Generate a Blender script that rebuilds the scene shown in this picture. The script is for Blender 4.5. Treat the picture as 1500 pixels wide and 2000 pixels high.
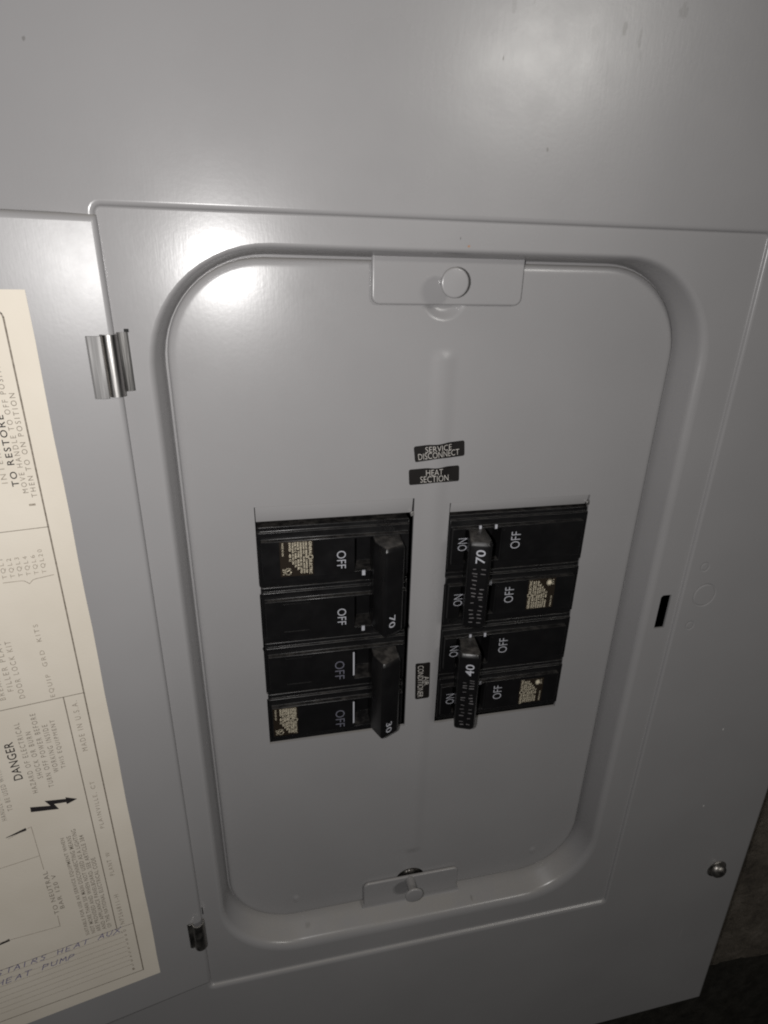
import bpy, bmesh, math, random
from mathutils import Vector, Matrix
from mathutils.geometry import delaunay_2d_cdt
random.seed(7)
for o in list(bpy.data.objects): bpy.data.objects.remove(o)
S = bpy.context.scene
COL = S.collection
MM = 0.001
# Coordinates below are millimetres on the panel: x right, y up, z out of the panel towards the viewer.
def V(p): return Vector((p[0]*MM, -p[2]*MM, p[1]*MM))

# ------------------------------------------------------------------ camera
cam = bpy.data.cameras.new('camera'); camo = bpy.data.objects.new('camera', cam); COL.objects.link(camo)
cam.sensor_fit = 'HORIZONTAL'; cam.sensor_width = 36; cam.lens = 36*1135.54/1500
cam.clip_start = 0.005; cam.clip_end = 50
right = Vector((0.97776, -0.20845, -0.02336)); 
EX = Vector((0.9780318, -0.0607, 0.20061))           # panel axes seen from the camera (x right, y down, z forward)
NN = Vector((0.20844714, 0.3785888, -0.90178729))
EX = (EX - NN*EX.dot(NN)).normalized(); EZ = NN.cross(EX); EZ.normalize()
def w(i): return Vector((EX[i], -NN[i], EZ[i]))
R_, D_, F_ = w(0), w(1), w(2)
camo.matrix_world = Matrix(((R_[0], -D_[0], -F_[0], 0), (R_[1], -D_[1], -F_[1], -0.197), (R_[2], -D_[2], -F_[2], 0), (0, 0, 0, 1)))
S.camera = camo
# ------------------------------------------------------------------ light: phone torch beside the lens, a room lamp up right, dim room
wd = bpy.data.worlds.new("World"); S.world = wd; wd.use_nodes = True
bg = wd.node_tree.nodes['Background']; bg.inputs[0].default_value = (0.95, 0.97, 1.0, 1); bg.inputs[1].default_value = 0.007
def lamp(name, kind, loc, power, size, col, aim=None):
    l = bpy.data.lights.new(name, kind); o = bpy.data.objects.new(name, l); COL.objects.link(o)
    o.location = V(loc); l.energy = power; l.color = col
    if kind == 'AREA':
        l.shape = 'ELLIPSE'; l.size = size[0]; l.size_y = size[1]
        o.rotation_euler = (aim if aim else V((80, 0, 0)) - o.location).to_track_quat('-Z', 'Y').to_euler()
    else: l.shadow_soft_size = size
    return o
lamp('phone_torch', 'POINT', (-17, -1, 197), 1.7, 0.003, (1.0, 0.98, 0.966))
lamp('room_lamp', 'AREA', (600, 405, 1130), 3.2, (0.27, 0.125), (1.0, 0.975, 0.925))
S.view_settings.view_transform = 'Standard'; S.view_settings.look = 'None'
S.view_settings.exposure = 0; S.view_settings.gamma = 1
S.render.engine = 'CYCLES'; S.cycles.pixel_filter_type = 'BLACKMAN_HARRIS'; S.cycles.filter_width = 2.0; S.render.resolution_x = 768; S.render.resolution_y = 1024

# ------------------------------------------------------------------ materials
def mat(name, col, rough=.5, metal=0., spec=.5):
    m = bpy.data.materials.new(name); m.use_nodes = True
    b = m.node_tree.nodes['Principled BSDF']
    b.inputs['Base Color'].default_value = (*col, 1); b.inputs['Roughness'].default_value = rough
    b.inputs['Metallic'].default_value = metal; b.inputs['Specular IOR Level'].default_value = spec
    return m
def nd(m, t, **k):
    n = m.node_tree.nodes.new(t)
    for a, v in k.items(): setattr(n, a, v)
    return n
def lk(m, a, b): m.node_tree.links.new(a, b)
def coords(m, scale=(1, 1, 1)):
    g = nd(m, 'ShaderNodeNewGeometry'); mp = nd(m, 'ShaderNodeMapping'); mp.inputs['Scale'].default_value = scale
    lk(m, g.outputs['Position'], mp.inputs['Vector']); return mp.outputs[0]
def noise(m, scale, detail=3., sc=(1, 1, 1), rough=.5):
    n = nd(m, 'ShaderNodeTexNoise'); n.inputs['Scale'].default_value = scale; n.inputs['Detail'].default_value = detail
    n.inputs['Roughness'].default_value = rough
    lk(m, coords(m, sc), n.inputs['Vector']); return n.outputs['Fac']
def ramp(m, fac, stops):
    r = nd(m, 'ShaderNodeValToRGB'); e = r.color_ramp.elements
    while len(e) < len(stops): e.new(.5)
    for i, (p, c) in enumerate(stops):
        e[i].position = p; e[i].color = (*c, 1) if hasattr(c, '__len__') else (c, c, c, 1)
    lk(m, fac, r.inputs[0]); return r.outputs[0]
def bump(m, h, strength, dist, prev=None):
    b = nd(m, 'ShaderNodeBump'); b.inputs['Strength'].default_value = strength; b.inputs['Distance'].default_value = dist
    lk(m, h, b.inputs['Height'])
    if prev: lk(m, prev, b.inputs['Normal'])
    return b.outputs[0]
def mix(m, fac, a, b):
    n = nd(m, 'ShaderNodeMix', data_type='RGBA')
    if isinstance(fac, float): n.inputs[0].default_value = fac
    else: lk(m, fac, n.inputs[0])
    for i, c in ((6, a), (7, b)):
        if hasattr(c, 'links') : lk(m, c, n.inputs[i])
        else: n.inputs[i].default_value = (*c, 1)
    return n.outputs[2]
def pb(m): return m.node_tree.nodes['Principled BSDF'].inputs
def math_(m, op, a, b=None):
    n = nd(m, 'ShaderNodeMath', operation=op)
    for i, v in enumerate((a, b)):
        if v is None: continue
        if isinstance(v, (int, float)): n.inputs[i].default_value = v
        else: lk(m, v, n.inputs[i])
    return n.outputs[0]

def paint(name, spots=(), gloss=0.):
    m = mat(name, (.3, .3, .3), .33, 0, .42)
    base = ramp(m, noise(m, 14, 5), [(.3, (.263, .2575, .2595)), (.7, (.287, .281, .283))])
    # small dirt marks and chips with shapes of their own
    gp = nd(m, 'ShaderNodeNewGeometry').outputs['Position']
    for (x, y, sx, sy, c) in spots:
        mp = nd(m, 'ShaderNodeMapping', vector_type='POINT')
        mp.inputs['Scale'].default_value = (1/(sx*MM), 0, 1/(sy*MM)); mp.inputs['Location'].default_value = (-x/sx, 0, -y/sy)
        lk(m, gp, mp.inputs['Vector'])
        ln = nd(m, 'ShaderNodeVectorMath', operation='LENGTH'); lk(m, mp.outputs[0], ln.inputs[0])
        d = math_(m, 'ADD', ln.outputs['Value'], math_(m, 'MULTIPLY', noise(m, 900, 2), .8))
        base = mix(m, ramp(m, d, [(.75, c[3]), (1.3, 0.)]), base, c[:3])
    # dust lies on ledges that face up
    sx = nd(m, 'ShaderNodeSeparateXYZ'); lk(m, nd(m, 'ShaderNodeNewGeometry').outputs['Normal'], sx.inputs[0])
    du = math_(m, 'MULTIPLY', ramp(m, sx.outputs['Z'], [(.35, 0.), (.85, 1.)]), ramp(m, noise(m, 70, 6, (1, 1, 1), .65), [(.3, .12), (.7, .5)]))
    base = mix(m, du, base, (.32, .295, .255))
    lk(m, base, pb(m)['Base Color'])
    lk(m, ramp(m, noise(m, 38, 7, (1, 1, 1), .62), [(.3, .235+gloss), (.72, .305+gloss)]), pb(m)['Roughness'])
    grain = noise(m, 1500, 3, (1, 1, .1), .6)
    peel = noise(m, 700, 2)
    wave = noise(m, 22, 1)
    n = bump(m, wave, .035, .0012); n = bump(m, peel, .05, .0002, n); n = bump(m, grain, .055, .00015, n)
    lk(m, n, pb(m)['Normal'])
    return m
DIRT = (.09, .085, .075)
PAINT = paint('grey_enamel', [
    (76, 58, .5, 1.5, (*DIRT, .9)), (93, 36, .7, 1.2, (*DIRT, .55)), (113.5, 68, 1.6, 3.4, (*DIRT, .42)), (80, 79, 1.4, 3, (*DIRT, .4)), (119, 66, 1.2, 5, (*DIRT, .25)), (96, 80, 2, 6, (*DIRT, .16)), (78, 71, 1.5, 5, (*DIRT, .22)), (132, 74, 3, 4, (*DIRT, .25)), (104, 66, 2.5, 5, (*DIRT, .14)),
    (-52, 52, 1., 1.2, (*DIRT, .45)), (84, 73, .8, 3.5, (*DIRT, .2)), (120, 62, 1., 3, (*DIRT, .2)),
    (67, 10.2, .25, .9, (.03, .03, .03, .8)), (70, 8.0, 1.0, .7, (.34, .17, .08, .8)),
    (229, -219, .9, 1.3, (.6, .59, .57, .9)), (232, -275, 1.0, 1.3, (.6, .59, .57, .9)), (246, -390, .5, 9, (.4, .39, .38, .5)), (-46, 5, .0001, .0001, (0, 0, 0, 0.)),
    (100, -323, 1.2, 1.2, (*DIRT, .5)), (24, -316, .6, 1.6, (*DIRT, .6)), (9, -322, 3, 1.0, (*DIRT, .35))])
PAINT_IN = paint('grey_enamel_dead_front'); PAINT_DOOR = paint('grey_enamel_door', gloss=.085)
def plastic(name, dust, base):
    m = mat(name, (.006, .0058, .0062), .36, 0, .36)
    g = nd(m, 'ShaderNodeNewGeometry'); sep = nd(m, 'ShaderNodeSeparateXYZ'); lk(m, g.outputs['Normal'], sep.inputs[0])
    up = ramp(m, sep.outputs['Z'], [(.45, 0.), (.9, 1.)])
    d = ramp(m, noise(m, 260, 5, (1, 1, 1), .65), [(.42, 0.), (.72, 1.)])
    f = math_(m, 'MULTIPLY', up, math_(m, 'ADD', math_(m, 'MULTIPLY', d, dust), base))
    smear = ramp(m, noise(m, 90, 6, (1, 1, 1), .7), [(.5, 0.), (.85, .03)])
    f2 = math_(m, 'MAXIMUM', f, smear)
    lk(m, mix(m, f2, (.006, .0058, .0062), (.115, .105, .095)), pb(m)['Base Color'])
    lk(m, ramp(m, noise(m, 120, 4), [(.3, .24), (.75, .46)]), pb(m)['Roughness'])
    lk(m, bump(m, noise(m, 1600, 2), .12, .0002), pb(m)['Normal'])
    return m
PLASTIC = plastic('black_moulded_plastic', .34, .03); HANDLE = plastic('dusty_handle_plastic', .6, .16)
def metal(name, c, r, grain=(1, 1, .06), met=1.):
    m = mat(name, c, r, met)
    lk(m, bump(m, noise(m, 1800, 3, grain), .25, .0003), pb(m)['Normal'])
    lk(m, ramp(m, noise(m, 300, 4, grain), [(.3, r*.7), (.7, r*1.4)]), pb(m)['Roughness'])
    return m
STEEL = metal('zinc_plated_steel', (.37, .36, .35), .4)
DULL = metal('dull_steel', (.3, .285, .265), .4, (1, 1, 1))
DULL2 = metal('satin_steel', (.27, .265, .262), .66, (1, 1, .06), .45)
def paper():
    m = mat('cream_paper', (.7, .62, .5), .75, 0, .2)
    lk(m, ramp(m, noise(m, 40, 5), [(.3, (.63, .575, .49)), (.7, (.68, .625, .54))]), pb(m)['Base Color'])
    lk(m, bump(m, noise(m, 1500, 3), .15, .0002), pb(m)['Normal'])
    return m
PAPER = paper()
def inkmat(name, c, amount=1., scale=900, over=(.67, .6, .5)):
    m = mat(name, c, .6, 0, .2)
    if amount < 1:
        lk(m, mix(m, ramp(m, noise(m, scale, 2), [(.3, (1-amount)), (.7, (1-amount)*.3)]), c, over), pb(m)['Base Color'])
    return m
INK = inkmat('printed_ink', (.105, .085, .066), .72)
INK_FAINT = inkmat('faint_printed_ink', (.17, .14, .11), .6)
INK_BOLD = inkmat('bold_printed_ink', (.022, .019, .02))
PEN = inkmat('ballpoint_ink', (.045, .045, .22), .85, 1200)
WHITE = inkmat('white_print', (.45, .455, .49), .75, 700, (.25, .25, .28))
WHITE_DIM = inkmat('worn_white_print', (.15, .15, .185), .6, 700, (.05, .05, .06))
WHITE_TAPE = inkmat('sticker_white_print', (.6, .57, .53), .6, 1500, (.2, .19, .18))
TAPE = mat('black_sticker', (.009, .0075, .007), .42)
FOIL = mat('brown_rating_foil', (.017, .012, .008), .4)
GOLD = inkmat('gold_print', (.72, .65, .5), .7, 1100, (.2, .17, .12))
SCUFF = inkmat('scuffed_lettering', (.2, .19, .195), .4, 500, (.01, .01, .01))
DARK = mat('dark_cavity', (.006, .006, .006), .8)
def board():
    m = mat('rough_brown_board', (.16, .12, .08), .9, 0, .2)
    a = ramp(m, noise(m, 48, 9, (1, 1, 1), .78), [(.25, (.05, .044, .036)), (.5, (.18, .155, .125)), (.78, (.36, .32, .27))])
    lk(m, a, pb(m)['Base Color'])
    lk(m, bump(m, noise(m, 120, 8, (1, 1, 1), .8), 1.0, .008), pb(m)['Normal'])
    return m
BOARD = board()
def concrete():
    m = mat('dark_rough_wall', (.04, .037, .03), .95, 0, .1)
    lk(m, ramp(m, noise(m, 50, 8, (1, 1, 1), .75), [(.3, (.02, .019, .016)), (.7, (.075, .07, .06))]), pb(m)['Base Color'])
    lk(m, bump(m, noise(m, 90, 8, (1, 1, 1), .75), .8, .004), pb(m)['Normal'])
    return m
WALL = concrete()

# ------------------------------------------------------------------ mesh helpers
WORLD = {}
class B:
    def __init__(s): s.v = []; s.f = []
    def add(s, vs, fs):
        o = len(s.v); s.v += [tuple(p) for p in vs]; s.f += [tuple(i+o for i in f) for f in fs]; return s
    def box(s, x0, x1, y0, y1, z0, z1):
        x0, x1 = sorted((x0, x1)); y0, y1 = sorted((y0, y1)); z0, z1 = sorted((z0, z1))
        vs = [(x, y, z) for z in (z0, z1) for y in (y0, y1) for x in (x0, x1)]
        return s.add(vs, [(0, 2, 3, 1), (4, 5, 7, 6), (0, 1, 5, 4), (2, 6, 7, 3), (0, 4, 6, 2), (1, 3, 7, 5)])
    def prism(s, poly, y0, y1):            # poly in (x, z), extruded along y
        n = len(poly)
        s.add([(x, y0, z) for x, z in poly] + [(x, y1, z) for x, z in poly],
              [(i, (i+1) % n, n+(i+1) % n, n+i) for i in range(n)] + [tuple(range(n-1, -1, -1)), tuple(range(n, 2*n))])
        return s
    def plate(s, poly, z0, z1):            # poly in (x, y), extruded along z
        n = len(poly)
        s.add([(x, y, z0) for x, y in poly] + [(x, y, z1) for x, y in poly],
              [(i, (i+1) % n, n+(i+1) % n, n+i) for i in range(n)] + [tuple(range(n-1, -1, -1)), tuple(range(n, 2*n))])
        return s
    def lathe(s, prof, cx, cy, n=32):      # prof list of (r, z); axis along z
        k = len(prof)
        vs = [(cx+r*math.cos(2*math.pi*i/n), cy+r*math.sin(2*math.pi*i/n), z) for r, z in prof for i in range(n)]
        fs = [(a*n+i, a*n+(i+1) % n, (a+1)*n+(i+1) % n, (a+1)*n+i) for a in range(k-1) for i in range(n)]
        fs.append(tuple((k-1)*n+i for i in range(n)))
        return s.add(vs, fs)
    def loft(s, loops):
        n = len(loops[0]); vs = [p for l in loops for p in l]
        return s.add(vs, [(a*n+i, a*n+(i+1) % n, (a+1)*n+(i+1) % n, (a+1)*n+i) for a in range(len(loops)-1) for i in range(n)])
    def ribbon(s, pts, wd, fr):            # flat stroke in a frame
        O, ux, uy = fr
        for a, b in zip(pts, pts[1:]):
            dx, dy = b[0]-a[0], b[1]-a[1]; l = math.hypot(dx, dy) or 1; nx, ny = -dy/l*wd/2, dx/l*wd/2
            ex, ey = dx/l*wd*.3, dy/l*wd*.3
            q = [(a[0]+nx-ex, a[1]+ny-ey), (a[0]-nx-ex, a[1]-ny-ey), (b[0]-nx+ex, b[1]-ny+ey), (b[0]+nx+ex, b[1]+ny+ey)]
            s.add([O+ux*x+uy*y for x, y in q], [(0, 1, 2, 3)])
        return s
def smooth_by_angle(me, deg):
    bm = bmesh.new(); bm.from_mesh(me); lim = math.radians(deg)
    for f in bm.faces: f.smooth = abs(f.normal.y) < .999999
    for e in bm.edges: e.smooth = not (len(e.link_faces) == 2 and e.calc_face_angle(0) > lim)
    bm.to_mesh(me); bm.free()
def obj(name, b, m, parent=None, bevel=0, seg=2, smooth=None, weld=False, label=None, kind=None, fix=True, flatn=None):
    if parent is not None and parent.name in WORLD: org = WORLD[parent.name]
    else: org = Vector((0, 0, 0))
    me = bpy.data.meshes.new(name)
    if parent is None:
        c = sum((V(p) for p in b.v), Vector())/len(b.v); org = c
    me.from_pydata([V(p)-org for p in b.v], [], b.f)
    bm = bmesh.new(); bm.from_mesh(me)
    if weld: bmesh.ops.remove_doubles(bm, verts=bm.verts, dist=2e-6)
    if fix: bmesh.ops.recalc_face_normals(bm, faces=bm.faces)
    if bevel:
        es = [e for e in bm.edges if len(e.link_faces) == 2 and e.calc_face_angle(0) > math.radians(25)]
        bmesh.ops.bevel(bm, geom=es, offset=bevel*MM, segments=seg, affect='EDGES', profile=.5, clamp_overlap=True)
    bm.to_mesh(me); bm.free()
    if smooth: smooth_by_angle(me, smooth)
    elif bevel: smooth_by_angle(me, 50)
    me.materials.append(m)
    if flatn is not None:
        for p in me.polygons:
            if abs(p.normal.dot(flatn)) > .99995: p.use_smooth = False
    o = bpy.data.objects.new(name, me); COL.objects.link(o)
    if parent is not None: o.parent = parent
    else: o.location = org
    WORLD[o.name] = org
    if label: o['label'] = label
    if kind: o['kind'] = kind
    return o
def thing(name, label, cat, loc, group=None):
    o = bpy.data.objects.new(name, None); COL.objects.link(o); o.location = V(loc); o.empty_display_size = .01
    o['label'] = label; o['category'] = cat; WORLD[o.name] = V(loc)
    if group: o['group'] = group
    return o
FLAT = lambda z: (Vector((0, 0, z)), Vector((1, 0, 0)), Vector((0, 1, 0)))
TXT = {}
def glyphs(body, bold=0., track=1.):
    k = (body, bold, track)
    if k not in TXT:
        c = bpy.data.curves.new('t', 'FONT'); c.body = body; c.size = 1; c.offset = bold; c.resolution_u = 3; c.space_character = track
        t = bpy.data.objects.new('t', c); COL.objects.link(t)
        dg = bpy.context.evaluated_depsgraph_get(); me = bpy.data.meshes.new_from_object(t.evaluated_get(dg))
        vs = [v.co.copy() for v in me.vertices]; fs = [tuple(p.vertices) for p in me.polygons]
        bpy.data.objects.remove(t); bpy.data.curves.remove(c); bpy.data.meshes.remove(me)
        x0 = min(v.x for v in vs); x1 = max(v.x for v in vs); y0 = min(v.y for v in vs); y1 = max(v.y for v in vs)
        TXT[k] = ([((v.x-x0)/(x1-x0), (v.y-y0)/(y1-y0)) for v in vs], fs)
    return TXT[k]
def text(b, body, cx, cy, wid, hei, fr, rot=0, bold=0., track=1.):
    """centre (cx,cy) in frame, reading width wid, letter height hei, rot in degrees ccw"""
    vs, fs = glyphs(body, bold, track); c, s_ = math.cos(math.radians(rot)), math.sin(math.radians(rot)); O, ux, uy = fr
    out = []
    for u, v in vs:
        a, q = (u-.5)*wid, (v-.5)*hei
        out.append(O+ux*(cx+a*c-q*s_)+uy*(cy+a*s_+q*c))
    b.add(out, fs)
def rrect(x0, x1, y0, y1, r, n=10, z=0., xs=(), ys=()):
    """rounded rectangle loop, ccw from bottom right corner; xs/ys extra shared points on straights"""
    P = []
    for (cx, cy, a0, ext) in ((x1-r, y0+r, -90, [('y', x1, y) for y in sorted(ys)]), (x1-r, y1-r, 0, [('x', y1, x) for x in sorted(xs, reverse=True)]),
                              (x0+r, y1-r, 90, [('y', x0, y) for y in sorted(ys, reverse=True)]), (x0+r, y0+r, 180, [('x', y0, x) for x in sorted(xs)])):
        for i in range(n+1):
            a = math.radians(a0+90*i/n); P.append((cx+r*math.cos(a), cy+r*math.sin(a), z))
        for k, c, t in ext: P.append((c, t, z) if k == 'y' else (t, c, z))
    return P
def inpoly(x, y, poly):
    ins = False; n = len(poly); j = n-1
    for i in range(n):
        xi, yi, xj, yj = poly[i][0], poly[i][1], poly[j][0], poly[j][1]
        if (yi > y) != (yj > y) and x < (xj-xi)*(y-yi)/(yj-yi)+xi: ins = not ins
        j = i
    return ins
def cdt(b, outer, holes=(), extra_loops=(), pts=(), z=lambda x, y: 0., drop=0.):
    """triangulated sheet inside outer minus holes; hole rims get depth 'drop'"""
    vs = []; es = []
    def loop(l):
        o = len(vs); n = len(l); vs.extend(Vector((p[0], p[1])) for p in l); es.extend((o+i, o+(i+1) % n) for i in range(n))
    loop(outer)
    for h in holes: loop(h)
    for l in extra_loops: loop(l)
    vs.extend(Vector((p[0], p[1])) for p in pts)
    V2, E2, F2, *_ = delaunay_2d_cdt(vs, es, [], 0, 1e-5)
    fs = []
    for f in F2:
        cx = sum(V2[i].x for i in f)/len(f); cy = sum(V2[i].y for i in f)/len(f)
        if inpoly(cx, cy, outer) and not any(inpoly(cx, cy, h) for h in holes): fs.append(tuple(f))
    b.add([(p.x, p.y, z(p.x, p.y)) for p in V2], fs)
    if drop:
        for h in holes:
            b.loft([[(p[0], p[1], z(p[0], p[1])) for p in h], [(p[0], p[1], z(p[0], p[1])-drop) for p in h]])
def sstep(t): t = max(0, min(1, t)); return t*t*(3-2*t)

# ================================================================== the setting behind
b = B()
import itertools
n_ = 60
def edge_y(x): return -503 + 5*math.sin(x*.03)+2*math.sin(x*.11+1)+random.uniform(-.9, .9)
top = [(x, edge_y(x)) for x in [247+i*4 for i in range(80)]]
b.plate(top+[(563, 260), (247, 260)], -44, -30)
obj('wall_board', b, BOARD, kind='structure')
b = B(); b.box(-900, 900, -1100, 700, -130, -122); obj('wall', b, WALL, kind='structure')

# ================================================================== electrical panel
panel = thing('electrical_panel', 'grey enamelled breaker panel with its door swung open to the left', 'breaker panel', (66, -480, 0))
# --- cover trim with the stepped door recess and the rolled opening
RX0, RX1, RY0, RY1 = -41.6, 182.4, -341.1, 15.1
ST = 1.5
b = B()
trim_outer = [(-330, -471), (215, -471), (280, -470.5), (256, 165), (-330, 165)]
rec_top = rrect(RX0-1.7, RX1+1.6, RY0-2.9, RY1+1.7, 3.4, 4)
grooves = []
def groove(cx, cy, r, dep):
    grooves.append((cx, cy, r, dep))
groove(195, -134.3, 5.6, .24); groove(191.3, -119.4, 2.0, .2); groove(191.3, -150.2, 2.0, .2)
def ztrim(x, y):
    z = ST
    for cx, cy, r, dep in grooves:
        d = abs(math.hypot(x-cx, y-cy)-r)
        if d < .6: z -= dep*(1-d/.6)
    return z
gp = [(cx+(r+k)*math.cos(a*math.pi/12), cy+(r+k)*math.sin(a*math.pi/12)) for cx, cy, r, _ in grooves for k in (-.6, -.3, 0, .3, .6) for a in range(24)]
cdt(b, trim_outer, [rec_top], pts=gp, z=ztrim)
# step down into the recess
def rl(d, z): return rrect(RX0-1.7+d, RX1+1.6-d*.85, RY0-2.9+d*1.55, RY1+1.7-d, 3.4-d, 4, z)
b.loft([rl(0, ST), rl(.3, 1.47), rl(.65, 1.36), rl(1.0, 1.14), rl(1.25, .86), rl(1.4, .55), rl(1.52, .28), rl(1.7, .08), rl(2.0, 0)])
flange_out = rl(2.0, 0)
# opening with rolled lip
OX0, OX1, OY0, OY1 = -33.2, 169.6, -328.8, 7.2
def ring(d, z, lop=1.):                   # d inset; the lower and right walls lean more
    return rrect(OX0+d*.63, OX1-d*1.05, OY0+d*1.5, OY1-d*.5, 40-d*.85, 14, z)
slot = [(173.5, -150.8), (178.8, -150.8), (178.8, -133.2), (174.4, -133.2), (173.5, -134.2)]
cdt(b, flange_out, [ring(0, 0), slot], drop=.9)
prof = []
for i in range(9):
    a = math.radians(10*i); prof.append((3.4*math.sin(a), -3.4*(1-math.cos(a))))
prof += [(4.4, -6.5), (5.2, -9.4), (5.9, -11.9), (6.0, -13.3), (8.6, -13.5)]
b.loft([ring(d, z) for d, z in prof])
# folded outer edges
def toff(d, z): return [(x+(d if x > 60 else -d), y+(d if y > 0 else -d), z) if abs(x-215) > 1 else (x, y-d, z) for x, y in trim_outer]
b.loft([toff(3.2*math.sin(math.radians(a)), ST-3.2*(1-math.cos(math.radians(a)))) for a in range(0, 91, 10)]+[toff(3.2, -18)])
trim = obj('cover_trim', b, PAINT, panel, smooth=40, weld=True, fix=False)
# --- enclosure box behind
b = B()
for a in ((-300, 245, -445, -440), (-300, 245, 140, 145)): b.box(*a, -95, 0.6)
b.box(-300, -296, -440, 140, -95, 0.6); b.box(241, 245, -440, 140, -95, 0.6); b.box(-296, 241, -440, 140, -95, -93)
obj('enclosure_box', b, DARK, panel)
# --- dead front plate
PX0, PX1, PY0, PY1 = -28.6, 162.2, -318.2, 3.4
ZD = -11.
def pl(d, r0=33): return rrect(PX0+d, PX1-d, PY0+d, PY1-d, max(r0-d, 2), 14, 0., [10+i*9.5 for i in range(13)], [-280+i*12 for i in range(21)])
def sd(x, y, r=33):
    cx, cy = (PX0+PX1)/2, (PY0+PY1)/2
    qx, qy = abs(x-cx)-(PX1-PX0)/2+r, abs(y-cy)-(PY1-PY0)/2+r
    return -(math.hypot(max(qx, 0), max(qy, 0))+min(max(qx, qy), 0)-r)
dents = [(3.7, -305.3, 3.4, .55), (137.3, -302.6, 3.4, .55)]
def zdead(x, y):
    z = ZD
    d = sd(x, y)
    if d < 3.6: t = 1-d/3.6; z -= 1.8*(1-math.sqrt(max(0, 1-min(t, .999)**3)))
    xc = 67.4+(y+28)*.006
    t = abs(x-xc)/6.2
    if t < 1 and -287 < y < -24:
        e = min(sstep((-y-25)/5.), sstep((y+287)/5.))
        z += .66*e*(.5+.5*math.cos(math.pi*t))
    r = math.hypot(x-66.4, y+7.4)
    if r < 8.8: z -= 1.5*sstep((8.8-r)/4.2)
    for cx, cy, rr, h in dents:
        q = math.hypot((x-cx)*1.4, (y-cy))/rr
        if q < 1: z += h*(.5+.5*math.cos(math.pi*q))
    return z
LO = [(-4, -198.7), (56.2, -198.7), (58.6, -198.7), (58.6, -145), (59., -143.5), (58.6, -142), (58.6, -83.2), (-3.9, -83.2), (-3.9, -117), (-3.3, -118), (-3.3, -120.4), (-4, -121),
      (-4, -146), (-4.4, -146.8), (-4, -148.2), (-4, -170.4), (-3.2, -171), (-3.2, -173), (-4, -173.4)]
RO = [(73.2, -199.6), (136.2, -199.6), (136.2, -176), (136.7, -175), (136.2, -174), (136.2, -86.2), (73.5, -86.2), (73.5, -120), (73.9, -121), (73.9, -123), (73.4, -124)]
BH = [(65.4+8.2*math.cos(i*math.pi/16), -306.6+8.2*math.sin(i*math.pi/16)) for i in range(32)]
grid = []
def gridpts(x0, x1, y0, y1, s1, s2, cond=None):
    nx = max(1, round((x1-x0)/s1)); ny = max(1, round((y1-y0)/s2))
    for i in range(nx+1):
        for j in range(ny+1):
            p = (x0+(x1-x0)*i/nx+.011*j, y0+(y1-y0)*j/ny+.007*i)
            if sd(*p) > 5.6 and not inpoly(*p, LO) and not inpoly(*p, RO) and not inpoly(*p, BH) and (cond is None or cond(*p)): grid.append(p)
inrib = lambda x, y: 60.5 < x < 74 and -288 < y < -1
gridpts(PX0, PX1, PY0, PY1, 9, 9, lambda x, y: not inrib(x, y))
gridpts(61, 73.4, -282, -32, .7, 4)
gridpts(61, 73.4, -288, -281.8, .7, .6); gridpts(61, 73.4, -31.8, -22, .5, .45)
grid += [(66.4+r*math.cos(a*math.pi/36), -7.4+r*math.sin(a*math.pi/36)) for r in (2, 3.6, 4.6, 5.2, 5.8, 6.4, 7, 7.6, 8.2, 8.8, 9.4) for a in range(72) if -7.4+r*math.sin(a*math.pi/36) < -2.2]
for cx, cy, r, _ in dents: gridpts(cx-r, cx+r, cy-r, cy+r, .45, .45)
b = B()
cdt(b, pl(0), [LO, RO, BH], [pl(d) for d in (.05, .16, .36, .65, 1.0, 1.45, 1.95, 2.5, 3.0, 3.6, 4.6)], grid, zdead, drop=1.3)
o_ = pl(0); b.loft([[(p[0], p[1], zdead(p[0], p[1])) for p in o_], [(p[0], p[1], -14.5) for p in o_]])
dead = obj('dead_front', b, PAINT_IN, panel, smooth=35, weld=True)
# snapped-off filler strips left bent at the head of both openings
def flap(x0, x1, y0, y1, slant):
    f = B(); f.add([(x0, y0, ZD), (x1, y0+slant*0, ZD), (x1, y1, ZD-1.0), (x0, y1, ZD-.9), (x0, y0, ZD-1.2), (x1, y0, ZD-1.2), (x1, y1, ZD-2.2), (x0, y1, ZD-2.1)],
                   [(0, 1, 2, 3), (7, 6, 5, 4), (0, 4, 5, 1), (1, 5, 6, 2), (2, 6, 7, 3), (3, 7, 4, 0)])
    return f
obj('knockout_flap', flap(-3.6, 58.0, -83.25, -89.6, 0), PAINT_IN, panel, bevel=.12)
obj('knockout_flap', flap(74.1, 135.6, -86.25, -90.6, 0), PAINT_IN, panel, bevel=.12)
for (x, y) in ((58.3, -89.9), (136.0, -90.0)):
    f = B(); f.plate([(x-.9, y-1.0), (x+.4, y-.7), (x+.3, y+1.2), (x-.5, y+1.0), (x-1.2, y+.3)], ZD-1.4, ZD+.25)
    obj('torn_nib', f, STEEL, panel, bevel=.1)
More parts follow.
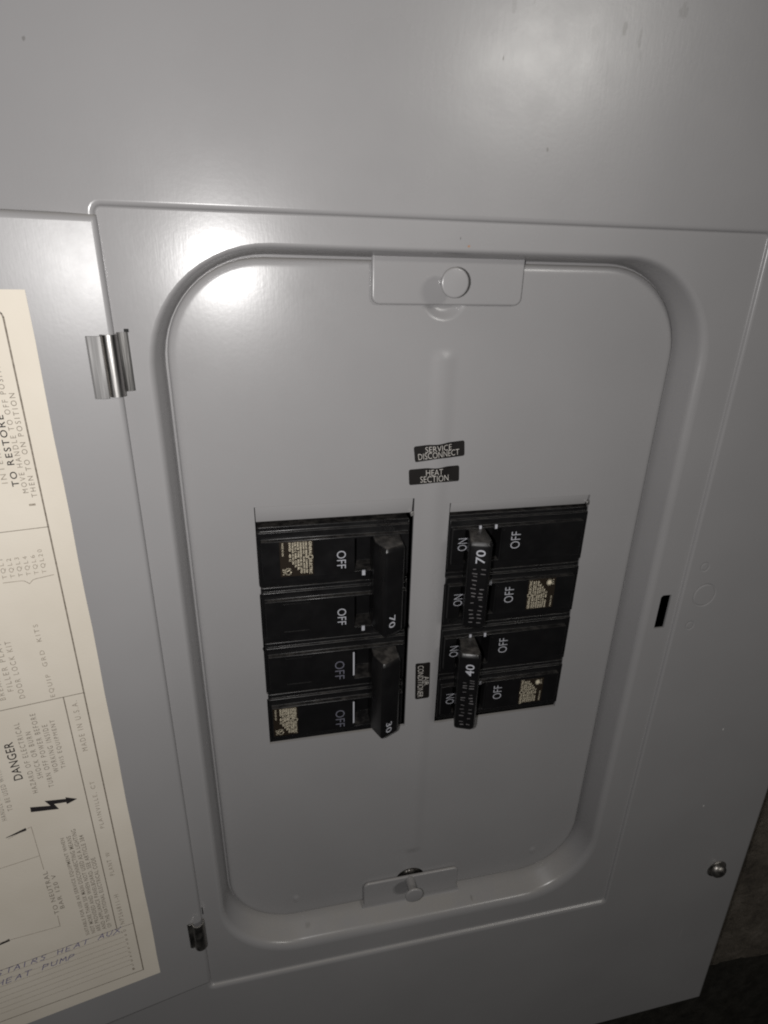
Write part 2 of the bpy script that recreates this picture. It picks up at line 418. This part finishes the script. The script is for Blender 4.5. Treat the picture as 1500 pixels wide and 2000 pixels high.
# --- mounting tabs with studs
def tab(poly, z0, z1, studc, bottom=False):
    t = B(); t.plate(poly, z0, z1)
    if bottom: t.add([(39.5, -317.8, z1), (92.3, -316.6, z1), (93.6, -320.4, z1-.2), (93.6, -325, -5.5), (38.4, -325.4, -5.5), (38.6, -321, z1-.2)], [(0, 1, 2, 5), (5, 2, 3, 4)])
    o = obj('mounting_tab', t, PAINT_IN, panel, bevel=.75, seg=4, smooth=50)
    s_ = B(); cx, cy = studc
    s_.lathe([(2.5, z1-.3), (2.5, -1.5), (2.7, -1.25), (4.4, -1.2), (4.75, -1.05), (4.85, -.7), (4.75, -.25), (4.45, -.02), (4.1, .03), (0.01, .05)], cx, cy)
    obj('tab_stud', s_, PAINT_IN, o, smooth=50)
    return o
def tabpoly(x0, x1, y0, y1, r, flip=False):
    P = [(x0+r*(1-math.sin(a)), y0+r*(1-math.cos(a))) for a in [math.pi/2*i/5 for i in range(5, -1, -1)]]
    P += [(x1-r*(1-math.sin(a)), y0+r*(1-math.cos(a))) for a in [math.pi/2*i/5 for i in range(6)]]
    P += [(x1, y1), (x0, y1)]
    if flip: P = [(x, y0+y1-y) for x, y in P][::-1]
    return P
tab(tabpoly(39.8, 94.6, -10.6, 5.2, 2.8), -10.9, -9.2, (66.2, -3.1))
tab(tabpoly(39.6, 92.4, -318.5, -302.6, 2.8, True), -10.9, -9.2, (65.0, -305.0), True)
b = B(); b.lathe([(6.4, -20), (6.4, -13.4), (5.8, -12.6), (4.2, -12.3), (3.9, -11.8), (2.2, -11.6), (.01, -11.5)], 65.4, -305.6, 24)
for i in range(6): b.box(60.8+i*1.6, 61.4+i*1.6, -302.0, -300.6, -13.0, -11.6)
obj('retaining_screw', b, DULL, panel, smooth=40)
# --- trim screw
b = B(); b.lathe([(6.1, ST), (6.3, ST+.5), (5.9, ST+.9), (5.0, ST+1.1), (4.8, ST+2.2), (4.2, ST+3.2), (2.9, ST+4.0), (1.4, ST+4.35), (.01, ST+4.4)], 256.5, -332.5, 28)
sc = obj('cover_screw', b, DULL, panel, smooth=60)
# --- hinges
def arc(cx, cz, r, a0, a1, n=14): return [(cx+r*math.cos(math.radians(a0+(a1-a0)*i/n)), cz+r*math.sin(math.radians(a0+(a1-a0)*i/n))) for i in range(n+1)]
def strip(pts, th, y0, y1):
    f = B(); up = []; lo = []
    for i, (x, z) in enumerate(pts):
        a = pts[max(0, i-1)]; c = pts[min(len(pts)-1, i+1)]; l = math.hypot(c[0]-a[0], c[1]-a[1]); nx, nz = -(c[1]-a[1])/l*th/2, (c[0]-a[0])/l*th/2
        up.append((x+nx, z+nz)); lo.append((x-nx, z-nz))
    n = len(pts)
    vs = [(x, y, z) for y in (y0, y1) for x, z in up+lo]
    fs = []
    for i in range(n-1):
        fs += [(i, i+1, 2*n+i+1, 2*n+i), (n+i, 3*n+i, 3*n+i+1, n+i+1), (i, n+i, n+i+1, i+1), (2*n+i, 2*n+i+1, 3*n+i+1, 3*n+i)]
    fs += [(0, 2*n, 3*n, n), (n-1, 2*n-1, 4*n-1, 3*n-1)]
    f.add(vs, fs); return f
h = strip(arc(-42.5, 3.1, 2.15, 200, -35, 22), .7, -37.6, -19.2)
hg = obj('hinge', h, STEEL, panel, smooth=50)
lf = strip([(-48.7, 4.15), (-48.1, 4.4), (-47.5, 4.32), (-46.8, 4.5), (-45.6, 4.5), (-44.6, 4.3)], .5, -38.2, -19.6); obj('hinge_leaf', lf, DULL2, hg, bevel=.12, smooth=50)
lf = strip([(-40.4, 1.5), (-39.6, .7), (-38.4, .5), (-37.4, -.6)], .6, -36.6, -18.8); obj('hinge_leaf', lf, STEEL, hg, smooth=50)
b = B(); b.box(-38.6, -37.2, -18.9, -17.9, -2, .06); obj('hinge_slot', b, DARK, hg)
h = strip(arc(-42.9, 3.3, 2.5, 185, -30, 20), .6, -304.6, -287.4)
hg = obj('hinge', h, DULL, panel, smooth=50)
lf = strip([(-47.6, 3.9), (-46.6, 4.1), (-45.2, 3.6)], .4, -304.2, -287.2); obj('hinge_leaf', lf, DULL, hg, bevel=.1)
b = B(); b.box(-41.0, -40.5, -287.4, -282.6, -1, .07); obj('hinge_slot', b, DARK, hg)
# --- stickers on the dead front
def sticker(corners, lines, name, label, wave=.0):
    (x0, y0), (x1, y1), (x2, y2), (x3, y3) = corners    # tl tr br bl
    n = 10; vs = []; 
    def bl(u, v): return ((x0*(1-u)+x1*u)*(1-v)+(x3*(1-u)+x2*u)*v, (y0*(1-u)+y1*u)*(1-v)+(y3*(1-u)+y2*u)*v)
    P = []
    ru, rv = .035, .13
    for cu, cv, a0 in ((1-ru, 1-rv, 90), (1-ru, rv, 0), (ru, rv, -90), (ru, 1-rv, -180)):
        for i in range(5):
            a = math.radians(a0-22.5*i); P.append((cu+ru*math.cos(a), cv+rv*math.sin(a)))
    s_ = B(); poly = [bl(u, v) for u, v in P]; rib = lambda x, y: zdead(x, y)
    k = len(poly)
    s_.add([(x, y, rib(x, y)+.05) for x, y in poly]+[(x, y, rib(x, y)+.22) for x, y in poly], [(i, (i+1) % k, k+(i+1) % k, k+i) for i in range(k)])
    inner = [(.03+.94*i/20, .06+.88*j/10) for i in range(21) for j in range(11)]
    t = B(); cdt(t, poly, pts=[bl(u, v) for u, v in inner], z=lambda x, y: rib(x, y)+.22); s_.add(t.v, t.f)
    o = obj(name, s_, TAPE, panel, label=label, weld=True, smooth=30)
    tb = B()
    for body, cu, cv, wu, hv in lines:
        vs, fs = glyphs(body, -.012)
        out = []
        for u, v in vs:
            x, y = bl(cu+(u-.5)*wu, cv-(v-.5)*hv); out.append((x, y, rib(x, y)+.32))
        tb.add(out, fs)
    obj('sticker_lettering', tb, WHITE_TAPE, o)
sticker([(57.3, -61.9), (77.6, -60.1), (78.1, -66.3), (58.1, -68.2)], [('SERVICE', .48, .3, .52, .36), ('DISCONNECT', .48, .69, .82, .38)], 'circuit_sticker', 'black sticker reading SERVICE DISCONNECT, the upper of two above the breakers')
sticker([(55.7, -71.1), (76.2, -70.2), (76.6, -76.8), (56.1, -77.5)], [('HEAT', .5, .29, .33, .36), ('SECTION', .5, .7, .56, .38)], 'circuit_sticker', 'black sticker reading HEAT SECTION, the lower of two above the breakers')
sticker([(69.2, -163.1), (69.7, -183.2), (63.0, -183.4), (62.4, -163.3)], [('AIR', .5, .25, .25, .36), ('CONDITIONER', .5, .66, .88, .38)], 'circuit_sticker', 'black sticker reading AIR CONDITIONER sideways, between the breaker columns')

# --- door, open 171 degrees, with its paper instruction label
TH = math.radians(10.6); HO = Vector((-42.5, 0, 2.5))
DU = Vector((-math.cos(TH), 0, math.sin(TH))); DN = Vector((math.sin(TH), 0, math.cos(TH)))
def dp(u, y, h=0.): return HO+DU*u+Vector((0, y, 0))+DN*h
DY0, DY1 = -337.4, 13.2
b = B()
pr = []                                    # profile (u, h) across the door, rolled at the hinge edge and at the free edge
pr += [(-1.5, -3.4)] + [(.1-1.6*math.cos(math.radians(a)), -1.6+1.6*math.sin(math.radians(a))) for a in range(0, 91, 15)]
pr += [(12, 0), (60, 0), (120, 0), (214, 0)] + [(214+2.5*math.sin(math.radians(a)), -2.5+2.5*math.cos(math.radians(a))) for a in range(15, 91, 15)] + [(216.5, -3.4)]
ys = [(DY0, -2.2), (DY0+.3, -.8), (DY0+1.2, -.15), (DY0+2.2, 0)] + [(DY0+2.2+(DY1-DY0-4.4)*i/8, 0) for i in range(1, 8)] + [(DY1-2.2, 0), (DY1-1.2, -.15), (DY1-.3, -.8), (DY1, -2.2)]
k = len(pr)
def rc(u, y, dh):                          # round the two hinge corners
    return u
vs = []
for y, dh in ys:
    for u, hh in pr:
        yy = y
        e = max(0, 2.2-(DY1-y)) if u < 6 else 0
        vs.append(dp(u, yy, hh+dh))
b.add(vs, [(j*k+i, j*k+i+1, (j+1)*k+i+1, (j+1)*k+i) for j in range(len(ys)-1) for i in range(k-1)])
door = obj('door', b, PAINT_DOOR, panel, smooth=60, fix=True, flatn=Vector((DN.x, -DN.z, DN.y)), label='grey panel door folded open, with a cream paper label on its inner face')
def dfr(h): return (dp(0, 0, h), -DU, Vector((0, 1, 0)))       # frame: +x to the right (towards the hinge), so x = -u
# paper label
LB = [(-19.6, -6.9), (-20.3, -313.6), (-128, -312.4), (-128, -6.8)]
b = B(); lp = []
n = 22
right_e = [(-19.6-.7*i/n+.12*math.sin(i*1.7), -6.9-306.7*i/n) for i in range(n+1)]
left_e = [(-128, -312.4), (-128, -6.8)]
top_e = []
poly = right_e+left_e
O, ux, uy = dfr(0.02)
b.add([O+ux*x+uy*y for x, y in poly]+[O+ux*x+uy*y+DN*.14 for x, y in poly], [(i, (i+1) % len(poly), len(poly)+(i+1) % len(poly), len(poly)+i) for i in range(len(poly))]+[tuple(range(len(poly), 2*len(poly)))])
lab = obj('instruction_label', b, PAPER, door, label='cream paper instruction label with printed warnings and handwriting, on the open door')
FR = dfr(.2)
bl_, md, ft, pen, dl, wr, hd = B(), B(), B(), B(), B(), B(), B()
def L(bb, pts, wd): bb.ribbon(pts, wd, FR)
r = 2.2
L(md, [(-90, -12.2), (-28.2, -12.2), (-27.2, -12.5), (-26.5, -13.2), (-26.2, -14.2)], .45)
L(md, [(-26.2, -14.2), (-26.4, -78.4), (-26.6, -144.8), (-27.1, -306.9)], .5)
L(md, [(-27.1, -306.9), (-120, -303.9)], .4)
L(md, [(-26.4, -78.3), (-120, -78.3)], .25); L(md, [(-26.6, -144.6), (-120, -144.6)], .3)
L(md, [(-33.3, -144.6), (-33.8, -273.4)], .38); L(md, [(-27.2, -273.2), (-120, -273.2)], .25)
for i in range(8): L(dl, [(-30.5-(1.2 if i < 5 else .4), -276.6-i*3.35), (-120, -276.4-i*3.35)], .18)
def T(bb, body, u, y0, y1, hei, bold=-.001, track=1.4): text(bb, body, -u, (y0+y1)/2, abs(y1-y0), hei, FR, 90, bold, track)
# strip beside the border
T(ft, 'MADE IN U.S.A.', 30.3, -171, -147.3, 1.9); T(ft, 'PLAINVILLE, CT', 30.4, -212, -186.5, 1.8); T(ft, 'PLANT W', 30.8, -240, -226, 1.7); T(ft, 'NP266811-H', 31.2, -271.5, -252, 1.8)
# danger block
T(bl_, 'DANGER', 53.4, -176.6, -158.8, 2.9, .008, 1.1)
for i, (s_, a, q) in enumerate((('HAZARD OF ELECTRICAL', -184.8, -151.3), ('SHOCK OR BURN', -178.5, -156.2), ('TURN OFF POWER BEFORE', -184, -148.8), ('WORKING INSIDE', -177.6, -154.8), ('THIS EQUIPMENT', -176.5, -153.4))):
    T(md, s_, 49.4-i*2.75, a, q, 1.75)
for i, (s_, a, q) in enumerate((('TO BE USED WITH', -190, -170), ('HANDLE WITH CARE', -194, -172), ('ONLY IN THIS UNIT', -191, -169), ('TIGHTEN TO 35 IN. LBS', -196, -168))):
    T(md, s_, 58.6+i*2.7, a, q, 1.6)
# lightning arrow
z = [(-52.38, -190.97), (-52.55, -193.46), (-43.4, -195.7), (-44.57, -192.6), (-40.56, -193.3), (-40.39, -194.4), (-36.63, -193.12), (-40.4, -190.76), (-40.4, -191.6), (-47.38, -189.8), (-45.9, -192.9)]
t = B(); cdt(t, [(x, y) for x, y in z]); O, ux, uy = FR; q_ = B(); q_.add([O+ux*p[0]+uy*p[1] for p in t.v], t.f); obj('lightning_symbol', q_, INK_BOLD, door)
# kits block
T(ft, 'EQUIP  GRD  KITS', 36.3, -143.6, -113, 1.75); T(ft, 'DOOR LOCK KIT', 45.5, -141.4, -117.5, 1.75); T(ft, 'FILLER PLATE KIT', 48.3, -137.5, -108.5, 1.75); T(ft, 'BREAKERS', 51.2, -140.5, -126, 1.7)
for i, s_ in enumerate(('TQL20', 'TQL6', 'TQL4', 'TQL3', 'TQL2', 'TQL1')): T(ft, s_, 30.2+i*2.25, -94.5, -94.5+1.75*len(s_.replace(' ', '')), 1.5)
L(ft, [(-27.8, -95.5), (-33.0, -96.0), (-34.1, -96.3), (-35.2, -97.5), (-36.3, -96.3), (-37.2, -96.0), (-42.4, -95.8)], .22)
# reset block
T(hd, 'TO RESTORE', 32.6, -63.8, -41.5, 1.9, .012, 1.3)
T(md, 'MOVE HANDLE TO OFF POSITION', 30.4, -66.2, -23.5, 1.5); T(md, 'THEN TO ON POSITION', 28.3, -67.9, -35.3, 1.5)
T(ft, 'INTERRUPTED SERVICE', 35.3, -62.5, -24, 1.6); T(ft, '1', 29.4, -70.6, -69.9, 1.8)
# wiring diagram
L(wr, [(-62, -203.4), (-54.8, -200.9), (-53.8, -200.7), (-53.8, -224.6)], .2); L(wr, [(-53.8, -216.6), (-80, -217.6)], .25); wr2 = B()
L(wr2, [(-53.7, -252.8), (-53.9, -259.4), (-80, -256.5)], .25)
for (x, y, l) in ((-55.6, -201.2, 7), (-72.0, -257.4, 8)):
    O, ux, uy = FR; q_ = B(); q_.add([O+ux*(x+q[0])+uy*(y+q[1]) for q in ((0, .8), (0, -.6), (-l, -1.5), (-l, -1.25))], [(0, 1, 2, 3)]); obj('wire_marker', q_, INK_BOLD, door)
T(md, 'TO NEUTRAL', 53.7, -251.6, -226, 1.7, .0, 1.2); T(md, 'BAR 120 V', 51.3, -249.5, -229, 1.6, .0, 1.2)
for i, s_ in enumerate(('SUITABLE FOR USE AS SERVICE EQUIPMENT WHEN', 'NOT MORE THAN SIX MAIN DISCONNECTING MEANS', 'ARE PROVIDED AND WHEN NOT USED AS A LIGHTING', 'AND APPLIANCE PANELBOARD. SEE ARTICLE 384', 'OF THE NATIONAL ELECTRICAL CODE')):
    T(md, s_, 44.9-i*2.15, -270.6, -270.6+(len(s_)*1.42), 1.6, .004, 1.15)
for i in range(10): text(dl, str(10-i), -31.0-(.4 if i == 0 else 0), -276.2-i*3.05, .95 if i else 1.9, 1.5, FR, 15, 0.)
# handwriting: little stroke alphabet, slanted
AB = {'U': [[(0, 1), (.05, .2), (.3, 0), (.6, .2), (.7, 1)]], 'P': [[(0, 0), (.1, 1), (.6, .9), (.6, .55), (.1, .45)]], 'S': [[(.65, .9), (.3, 1), (.05, .75), (.6, .35), (.4, 0), (0, .1)]],
      'T': [[(0, 1), (.8, .95)], [(.4, .97), (.35, 0)]], 'A': [[(0, 0), (.4, 1), (.7, 0)], [(.15, .4), (.65, .38)]], 'I': [[(.2, 1), (.2, 0)]], 'R': [[(0, 0), (.1, 1), (.6, .9), (.55, .55), (.1, .5), (.7, 0)]],
      'H': [[(0, 1), (.05, 0)], [(.65, 1), (.6, 0)], [(.02, .5), (.65, .55)]], 'E': [[(.6, 1), (.05, .95), (0, 0), (.6, .05)], [(.02, .5), (.5, .52)]], 'X': [[(0, 1), (.7, 0)], [(.75, 1.15), (-.1, -.15)]],
      'M': [[(0, 0), (.1, 1), (.4, .4), (.7, 1), (.8, 0)]], 'N': [[(0, 0), (.05, 1), (.6, 0), (.65, 1)]], ' ': []}
def scrawl(s_, x, y, cw, hh, slope):
    for i, ch in enumerate(s_):
        for st in AB[ch]:
            L(pen, [(x+i*cw+(px+.28*py)*cw*.95+random.uniform(-.12, .12), y+slope*i*cw+py*hh+random.uniform(-.12, .12)) for px, py in st], .3)
scrawl('UPSTAIRS HEAT AUX', -87.0, -276.2, 3.23, 2.9, .005)
scrawl('HEAT PUMP', -81.5, -282.3, 3.35, 2.9, .01)
obj('label_print', md, INK, door); obj('label_print', ft, INK_FAINT, door); obj('danger_heading', bl_, INK_BOLD, door); obj('reset_heading', hd, INK_BOLD, door); obj('directory_lines', dl, INK_FAINT, door); obj('wiring_diagram', wr, INK_FAINT, door); obj('wiring_diagram', wr2, INK_FAINT, door); obj('label_writing', pen, PEN, door)

# ================================================================== circuit breakers
def blockfield(xs, ys, hfun, base):
    b = B(); vi = {}
    def v(x, y, z):
        k = (round(x, 4), round(y, 4), round(z, 4))
        if k not in vi: vi[k] = len(b.v); b.v.append(k)
        return vi[k]
    nx, ny = len(xs)-1, len(ys)-1
    H = lambda i, j: hfun((xs[i]+xs[i+1])/2, (ys[j]+ys[j+1])/2) if 0 <= i < nx and 0 <= j < ny else base
    for i in range(nx):
        for j in range(ny):
            h = H(i, j)
            b.f.append((v(xs[i], ys[j], h), v(xs[i+1], ys[j], h), v(xs[i+1], ys[j+1], h), v(xs[i], ys[j+1], h)))
    def wall(p, q, h0, h1):
        if abs(h0-h1) < 1e-6: return
        b.f.append((v(*p, h0), v(*q, h0), v(*q, h1), v(*p, h1)))
    for i in range(nx+1):
        for j in range(ny): wall((xs[i], ys[j]), (xs[i], ys[j+1]), H(i-1, j), H(i, j))
    for j in range(ny+1):
        for i in range(nx): wall((xs[i], ys[j]), (xs[i+1], ys[j]), H(i, j-1), H(i, j))
    return b
ZF, ZS = -7.5, -9.6
PITCH = 26.5
def breaker(side, pole0, label, rating, rating_y, stick_pole, off_dim=False):
    """side -1: left column, +1: right column"""
    m = -1 if side < 0 else 1
    yc = [-104.6-PITCH*(pole0+i) for i in range(2)]
    t = thing('circuit_breaker', label, 'circuit breaker', (27 if side < 0 else 105, (yc[0]+yc[1])/2, -11), 'double-pole circuit breakers in the panel')
    for c in yc:
        if side < 0:
            X0, X1 = -3.5, 56.6; fx0, fx1 = -2.2, 56.0; px0, px1 = 34.0, 52.6
        else:
            X0, X1 = 73.8, 135.6; fx0, fx1 = 74.6, 133.0; px0, px1 = 80.0, 95.6
        def hf(x, y, c=c):
            dy = abs(y-c)
            if px0 < x < px1 and dy < 7.3: return -17.
            if fx0 < x < fx1 and dy < 8.2: return ZF
            if dy < 11.2: return ZS
            return ZS-1.1
        xs = sorted({X0, fx0, px0, px1, fx1, X1}); ys = [c+d for d in (-13.1, -11.2, -8.2, -7.3, 7.3, 8.2, 11.2, 13.1)]
        bf = blockfield(xs, ys, hf, -30.)
        pole = obj('pole', bf, PLASTIC, t, bevel=.22, seg=2)
        # engraved details on the face
        if side > 0:
            g = B(); g.box(96.4, 97.1, c-6.9, c+6.3, ZF-.1, ZF+.3); obj('face_ridge', g, PLASTIC, pole)
        elif off_dim is False and c != yc[0] or off_dim and c == yc[0]:
            g = B(); g.box(4.8, 15.4, c-6.9, c-6.3, ZF-.1, ZF+.3); g.box(15.1, 15.6, c-6.9, c+6.6, ZF-.1, ZF+.2); g.box(4.8, 15.4, c+6.3, c+6.7, ZF-.1, ZF+.15); obj('face_ridge', g, PLASTIC, pole)
        fr = FLAT(ZF+.06)
        tb = B(); wm = WHITE
        if side < 0:
            text(tb, 'OFF', 28.6 if not off_dim else 27.5, c-1.6 if not off_dim else c-2.0, 7.8 if not off_dim else 9.4, 3.6 if not off_dim else 4.1, fr, -90, -.006)
            if off_dim: wm = WHITE_DIM
            tk = B()
            if off_dim: tk.add([(33.3, c-5.6, ZF+.07), (33.95, c-5.4, ZF+.07), (33.95, c+6.6, ZF+.07), (33.3, c+6.6, ZF+.07)], [(0, 1, 2, 3)])
            else: tk.box(37.0, 38.3, c-9.4, c-7.25, ZF-.5, ZF+.06)
        else:
            text(tb, 'OFF', 102.4, c+1.3, 7.8, 4.2, fr, 90, -.012); text(tb, 'ON', 78.9, c+1.0, 5.7, 3.9, fr, 90, -.012)
            tk = B(); tk.box(92.6, 93.6, c+7.2, c+9.0, ZF-.4, ZF+.06)
            if c == yc[0]: tk.box(85.7, 86.7, c+7.2, c+9.0, ZF-.4, ZF+.06)
        obj('face_lettering', tb, wm, pole); obj('position_mark', tk, WHITE, pole)
    # handle tie bar
    y0, y1 = yc[1]-6.0-(1.0 if side > 0 and pole0 else 0), yc[0]+7.6
    if side < 0: poly = [(41.0, -12.5), (40.6, -2.4), (43.6, 4.7), (44.6, 5.0), (51.4, 2.0), (52.2, 1.0), (53.2, -12.5)]
    else: poly = [(81.4, -12.5), (80.6, -6.), (77.8, 3.0), (78.6, 3.7), (84.9, 5.9), (86.0, 5.7), (87.4, 4.0), (89.5, -12.5)]
    hb = B(); n = len(poly)
    mx = sum(p[0] for p in poly)/n
    def lay(y, s): return [(mx+(x-mx)*(1-s*.12), y, z - s*.9*(1 if z > 0 else 0)) for x, z in poly]
    lays = [lay(y0, 1), lay(y0+1.6, 0), lay(y1-1.8, 0), lay(y1, 1)]
    hb.loft(lays); hb.add(lays[0], [tuple(range(n))]); hb.add(lays[-1], [tuple(range(n-1, -1, -1))])
    h = obj('handle_tie', hb, HANDLE, t, bevel=.35, seg=2, weld=True)
    if side < 0:
        a, q = Vector((44.6, 0, 5.0)), Vector((51.4, 0, 2.0)); un = (q-a).normalized(); nrm = Vector((-un.z, 0, un.x))
        fr = (a+nrm*.05, Vector((0, -1, 0)), un); tb = B(); text(tb, rating, -rating_y, 3.0, 5.6, 3.0, fr, 0, .004)
    else:
        a, q = Vector((84.9, 0, 5.9)), Vector((78.6, 0, 3.7)); un = (q-a).normalized(); nrm = Vector((un.z, 0, -un.x))
        if nrm.z < 0: nrm = -nrm
        fr = (a+nrm*.05, Vector((0, 1, 0)), un); tb = B(); text(tb, rating, rating_y, 2.9, 6.0, 3.7, fr, 0, .006)
        sb = B(); O, ux, uy = fr; rr = random.Random(pole0+3)
        yy = rating_y-5.6
        while yy > y0+2.4:
            for k in (1.3, 4.6):
                if rr.random() < .72:
                    e = rr.uniform(.5, .95); k2 = k+rr.uniform(-.3, .3); sl = rr.uniform(-.25, .25)
                    sb.ribbon([(yy, k2-e), (yy+sl, k2+e)], rr.uniform(.25, .5), fr)
            yy -= rr.uniform(1.2, 2.1)
        obj('worn_lettering', sb, SCUFF, h)
    obj('rating_number', tb, WHITE, h)
    # rating foil on one pole
    if stick_pole is not None:
        c = yc[stick_pole]
        if side < 0: sx0, sx1 = ((4.6, 17.6) if not off_dim else (-1.9, 8.8))
        else: sx0, sx1 = ((111., 124.) if pole0 == 0 else (113.6, 125.6))
        sy0, sy1 = c-7.2, c+(8.0 if side < 0 or pole0 == 0 else 6.6)
        s_ = B(); s_.box(sx0, sx1, sy0, sy1, ZF-.1, ZF+.12); st = obj('rating_foil', s_, FOIL, t, bevel=.05, seg=1)
        g = B(); fr = FLAT(ZF+.15); rot = -90 if side < 0 else 90; W = sx1-sx0; Hh = sy1-sy0; cy = (sy0+sy1)/2
        sg = 1 if side < 0 else -1                      # towards the top of the print
        top = sx1 if side < 0 else sx0
        text(g, 'GENERAL', top-sg*1.2, cy+sg*4.3, 5.6, 1.15, fr, rot, .01); text(g, 'ELECTRIC', top-sg*1.2, cy-sg*4.0, 6.0, 1.15, fr, rot, .01)
        for q in (1.0, .7): 
            L_ = [(top-sg*1.2+q*math.cos(k*math.pi/8), cy+sg*.35+q*math.sin(k*math.pi/8)) for k in range(17)]; g.ribbon(L_, .22, fr)
        for i, (s2, ln) in enumerate((('CIRCUIT BREAKER  COMMON TRIP', 14), ('120/240 VAC  10,000 AMPS SYM', 14), ('UNDERWRITERS LAB. INC. LISTED', 14), ('HACR TYPE  ISSUE BL', 12.5), ('USE 75 C WIRE  CU AL', 11.2), ('TORQUE 35 IN LBS', 9.8), ('SWD  40 C', 8.4))):
            ln = ln*Hh/15.6
            text(g, s2, top-sg*(2.75+i*1.05)*W/13, cy+sg*(Hh/2-.5-ln/2), ln, .78, fr, rot, .022)
        text(g, 'MADE IN USA', top-sg*(W-1.2), cy+sg*(Hh/2-3.4), 5.6, .7, fr, rot)
        text(g, '271', top-sg*(W-1.2), cy-sg*(Hh/2-2.2), 2.6, .7, fr, rot)
        mk = [(top-sg*(W-3.0)+1.1*math.cos(k*math.pi/8+.6), cy-sg*(Hh/2-2.2)+1.35*math.sin(k*math.pi/8+.6)) for k in range(15)]
        g.ribbon(mk, .5, fr); g.ribbon([(mk[0][0], mk[0][1]), (mk[7][0]*.7+mk[0][0]*.3, mk[7][1]*.7+mk[0][1]*.3)], .35, fr)
        if side > 0:
            cx_, cy_ = top-sg*(W-3.0), cy-sg*(Hh/2-2.2); g.add([(cx_+.9*math.cos(k*math.pi/6), cy_+1.1*math.sin(k*math.pi/6), ZF+.151) for k in range(12)], [tuple(range(12))])
        obj('foil_print', g, GOLD, st)
    return t
breaker(-1, 0, 'black double-pole breaker, 70 printed near the bottom of its handle, upper in left column', '70', -130.0, 0)
breaker(-1, 2, 'black double-pole breaker marked 30, lower in the left column beside the AIR CONDITIONER sticker', '30', -184.2, 1, True)
breaker(1, 0, 'black double-pole breaker with ON and OFF lettering, 70 at the top of its scuffed handle', '70', -103.3, 1)
breaker(1, 2, 'black double-pole breaker with ON and OFF lettering, marked 40 on its scuffed handle', '40', -157.9, 1)
for o in list(COL.objects):
    if o.type == 'EMPTY' or o.type == 'MESH': o.name = o.name
